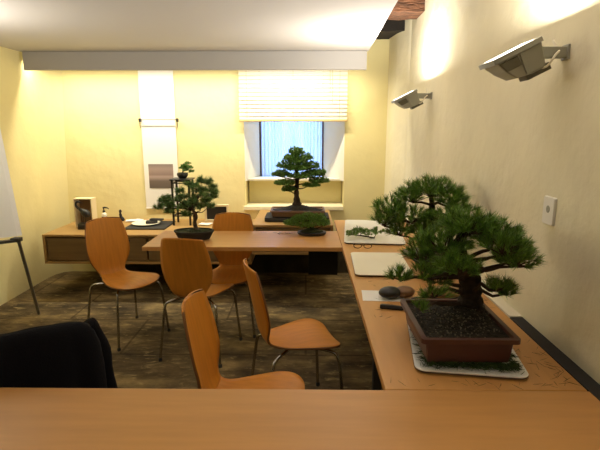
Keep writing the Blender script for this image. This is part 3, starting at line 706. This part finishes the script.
# ------------------------------------------------------------ hanging scroll
sc = thing('hanging_scroll', (-1.530, 5.058, 0.71), 'tall white hanging scroll with a small misty print on the back wall', 'scroll')
MB().box(-.178, .178, -.002, .004, 0.0, 1.60).build('paper', 'paper', sc)
MB().box(-.130, .130, -.0045, -.0025, .215, .470).build('print', 'picture', sc)
MB().tube([(-.183, 0, 0), (.183, 0, 0)], .006, 8).build('bottom_rod', 'white', sc, smooth=True)
rod = thing('hanging_rod', (-1.515, 5.018, 1.635), 'thin rod with black end clips crossing the white scroll', 'rod')
MB().tube([(-.195, 0, 0), (.195, 0, 0)], .004, 8).build('rod', 'metal', rod, smooth=True)
for s in (-1, 1):
    MB().box(s * .193 - .008, s * .193 + .008, -.012, .033, -.022, .014).build('clip', 'black', rod, bevel=.002)
    MB().tube([(s * .193, 0, -.02), (s * .193, 0.003, -.055), (s * .189, 0.002, -.085)], [.003, .004, .002], 6).build('tassel', 'black', rod, smooth=True)

# ------------------------------------------------------------ blind and curtain
bl = thing('bamboo_blind', (-0.133, 5.015, 1.62), 'half-lowered pale slatted bamboo blind across the top of the window', 'blind')
bw = .548; b = MB(); n = 15
for i in range(n):
    z = .035 + i * .0395
    m_ = Matrix.Translation((0, 0, z)) @ Matrix.Rotation(R(66), 4, 'X'); b.box(-bw, bw, -.0215, .0215, -.0008, .0008, m_)
b.build('slats', 'bamboo', bl)
MB().rrect([(.003, -.004), (0, 0), (0, .018), (.003, .022)], bw + .004, .014, .008).build('bottom_rail', 'bamboorail', bl, smooth=True)
MB().box(-bw, bw, -.02, .02, .605, .64).build('head_rail', 'bamboorail', bl)
for x in (-.47, 0.0, .47): MB().box(x - .0012, x + .0012, -.0135, -.0115, .02, .60).build('ladder_cord', 'cord', bl)
for dx, l_2 in ((.37, .27), (.395, .18)): MB().tube([(dx, -.02, .60), (dx + .002, -.022, .4), (dx + .004, -.021, l_2)], .0022, 6).build('pull_cord', 'cord', bl)

cu = MB(); rings = []; n = 150; v = []; f = []
for i in range(n + 1):
    x = WX0 + .025 + (WX1 - WX0 - .05) * i / n; y = 5.385 + .013 * math.sin(i * 2 * math.pi / 8.5) + .004 * math.sin(i * .9)
    v += [(x, y, 1.027), (x, y + .001, 2.18)]
for i in range(n): f.append((2 * i, 2 * i + 2, 2 * i + 3, 2 * i + 1))
cu.add(v, f); tag(cu.build('curtain', 'sheer', smooth=True), 'pleated sheer curtain, bluish with daylight, in the window', 'curtain')

# ------------------------------------------------------------ wall floodlights
def make_flood(loc, rz, label):
    t = thing('floodlight', loc, label, 'floodlight', rz, 'wall floodlights')
    # local: wall plane at x=0, lamp hangs out towards -x; head tilted so that the glass looks up and away from the wall
    T = Matrix.Translation((-.200, -.045, -.010)) @ Matrix.Rotation(R(-27), 4, 'Y')
    hx, hy = .090, .078
    fr_ = MB().rrect([(0, 0), (0, .016), (.008, .018), (.010, .012)], hx, hy, .006, 3, mtx=T).build('rim', 'lampgrey', t, smooth=True)
    MB().box(-hx + .011, hx - .011, -hy + .011, hy - .011, .0125, .0165, T).build('glass', 'lampglass', t)
    b = MB()
    def rect(x0, x1, y, z): return [(x0, -y, z), (x1, -y, z), (x1, y, z), (x0, y, z)]
    b.loft([rect(-.078, .086, .068, 0), rect(-.058, .084, .058, -.040), rect(-.028, .080, .050, -.078), rect(0.03, .070, .045, -.088)], mtx=T)
    b.build('housing', 'lampgrey', t, bevel=.004)
    b = MB(); b.loft([rect(-.074, -.006, .070, -.006), rect(-.054, .0, .061, -.042)], mtx=T); b.build('reflector_cover', 'lampdark', t, bevel=.002)
    b = MB(); b.loft([rect(.002, .014, .072, -.002), rect(.006, .018, .056, -.080)], mtx=T); b.build('rib', 'lampgrey', t, bevel=.001)
    b = MB()
    b.box(-.120, -.002, -.062, -.030, -.018, .020); b.box(-.008, 0, -.070, -.022, -.024, .028)
    b.build('wall_arm', 'lampgrey', t, bevel=.002)
    MB().box(-.140, -.108, -.070, -.020, -.035, .022).build('yoke', 'lampgrey', t, bevel=.003)
    m_ = Matrix.Translation((-.100, -.045, -.062)) @ Matrix.Rotation(R(-27), 4, 'Y')
    MB().box(-.055, .035, -.035, .035, -.012, .014, m_).build('ballast_box', 'lampdark', t, bevel=.003)
    MB().tube(spline([(-.12, -.075, -.055), (-.085, -.085, -.05), (-.055, -.080, -.01), (-.035, -.060, .005), (-.028, -.03, .02), (-.03, .0, .05)], 4), .0042, 8).build('cable', 'cablew', t, smooth=True)
    N = T.to_3x3() @ Vector((0, 0, 1))
    return t


def flood_light(loc, rz, watt):
    T = Matrix.Translation(loc) @ Matrix.Rotation(rz, 4, 'Z') @ Matrix.Translation((-.200, -.045, -.010)) @ Matrix.Rotation(R(-27), 4, 'Y')
    p = T @ Vector((0, 0, .028)); d = T.to_3x3() @ Vector((0, 0, 1)); area('floodlight_beam', p, d, .15, .12, watt)


F1 = make_flood((XR, 1.87, 1.815), 0, 'grey wall floodlight at upper right, nearer of the two')
copy_thing(F1, (XR, 3.76, 1.785), 0, 'grey wall floodlight farther along the right wall, near the corner')
copy_thing(F1, (XL + .07, 2.75, 1.80), R(180), 'grey wall floodlight on the left wall behind the easel')
for l, rz in (((XR, 1.87, 1.815), 0), ((XR, 3.76, 1.785), 0), ((XL + .075, 2.75, 1.80), R(180))): flood_light(l, rz, FLOOD_W if l[0] > 0 else 15)

# ------------------------------------------------------------ socket on the right wall
sk = thing('wall_socket', (XR, 1.822, 1.241), 'white wall socket plate on the right wall, low beneath the floodlight', 'socket')
MB().rrect([(.0, 0), (0, .006), (.003, .010)], .042, .054, .008, mtx=Matrix.Rotation(R(-90), 4, 'Y')).build('plate', 'white', sk, smooth=True)
# the rounded rectangle above is built in its own plane: long side vertical
sk.children[0].data.transform(Matrix.Rotation(R(90), 4, 'X'))
MB().lathe([(.013, 0), (.014, .011), (.010, .0125), (.003, .0105)], 20, mtx=Matrix.Translation((0, 0, .006)) @ Matrix.Rotation(R(-90), 4, 'Y')).build('knob', 'lampgrey', sk, smooth=True)

# ------------------------------------------------------------ easel at the left edge
ez = thing('easel', (-2.34, 3.55, 0), 'flip chart easel with a pale board cut by the left edge', 'easel')
def L(p): return (p[0] + 2.34, p[1] - 3.55, p[2])
b = MB(); q = [(-2.60, 3.09, .77), (-2.125, 3.42, .77), (-2.30, 3.55, 1.86), (-2.60, 3.34, 1.86)]
n_ = Vector((.02, .03, 0)); b.loft([[L(p) for p in q], [tuple(Vector(L(p)) + n_) for p in q]]); b.build('board', 'paper', ez)
q = [(-2.60, 3.025, .735), (-2.088, 3.385, .735), (-2.112, 3.425, .735), (-2.60, 3.08, .735)]
b = MB(); b.loft([[L((x, y, z + dz)) for x, y, z in q] for dz in (0, .02)]); b.box(*[L((-2.15, 0, 0))[0], L((-2.09, 0, 0))[0]], L((0, 3.37, 0))[1], L((0, 3.43, 0))[1], .735, .765); b.build('pen_tray', 'metal', ez, bevel=.003)
for p0, p1 in (((-2.145, 3.46, .74), (-2.27, 3.827, 0.002)), ((-2.56, 3.16, .74), (-2.56, 3.13, .002)), ((-2.42, 3.52, 1.2), (-2.62, 3.74, .002))):
    MB().tube([L(p0), L(p1)], .0125, 8).build('leg', 'easelmetal', ez, smooth=True)
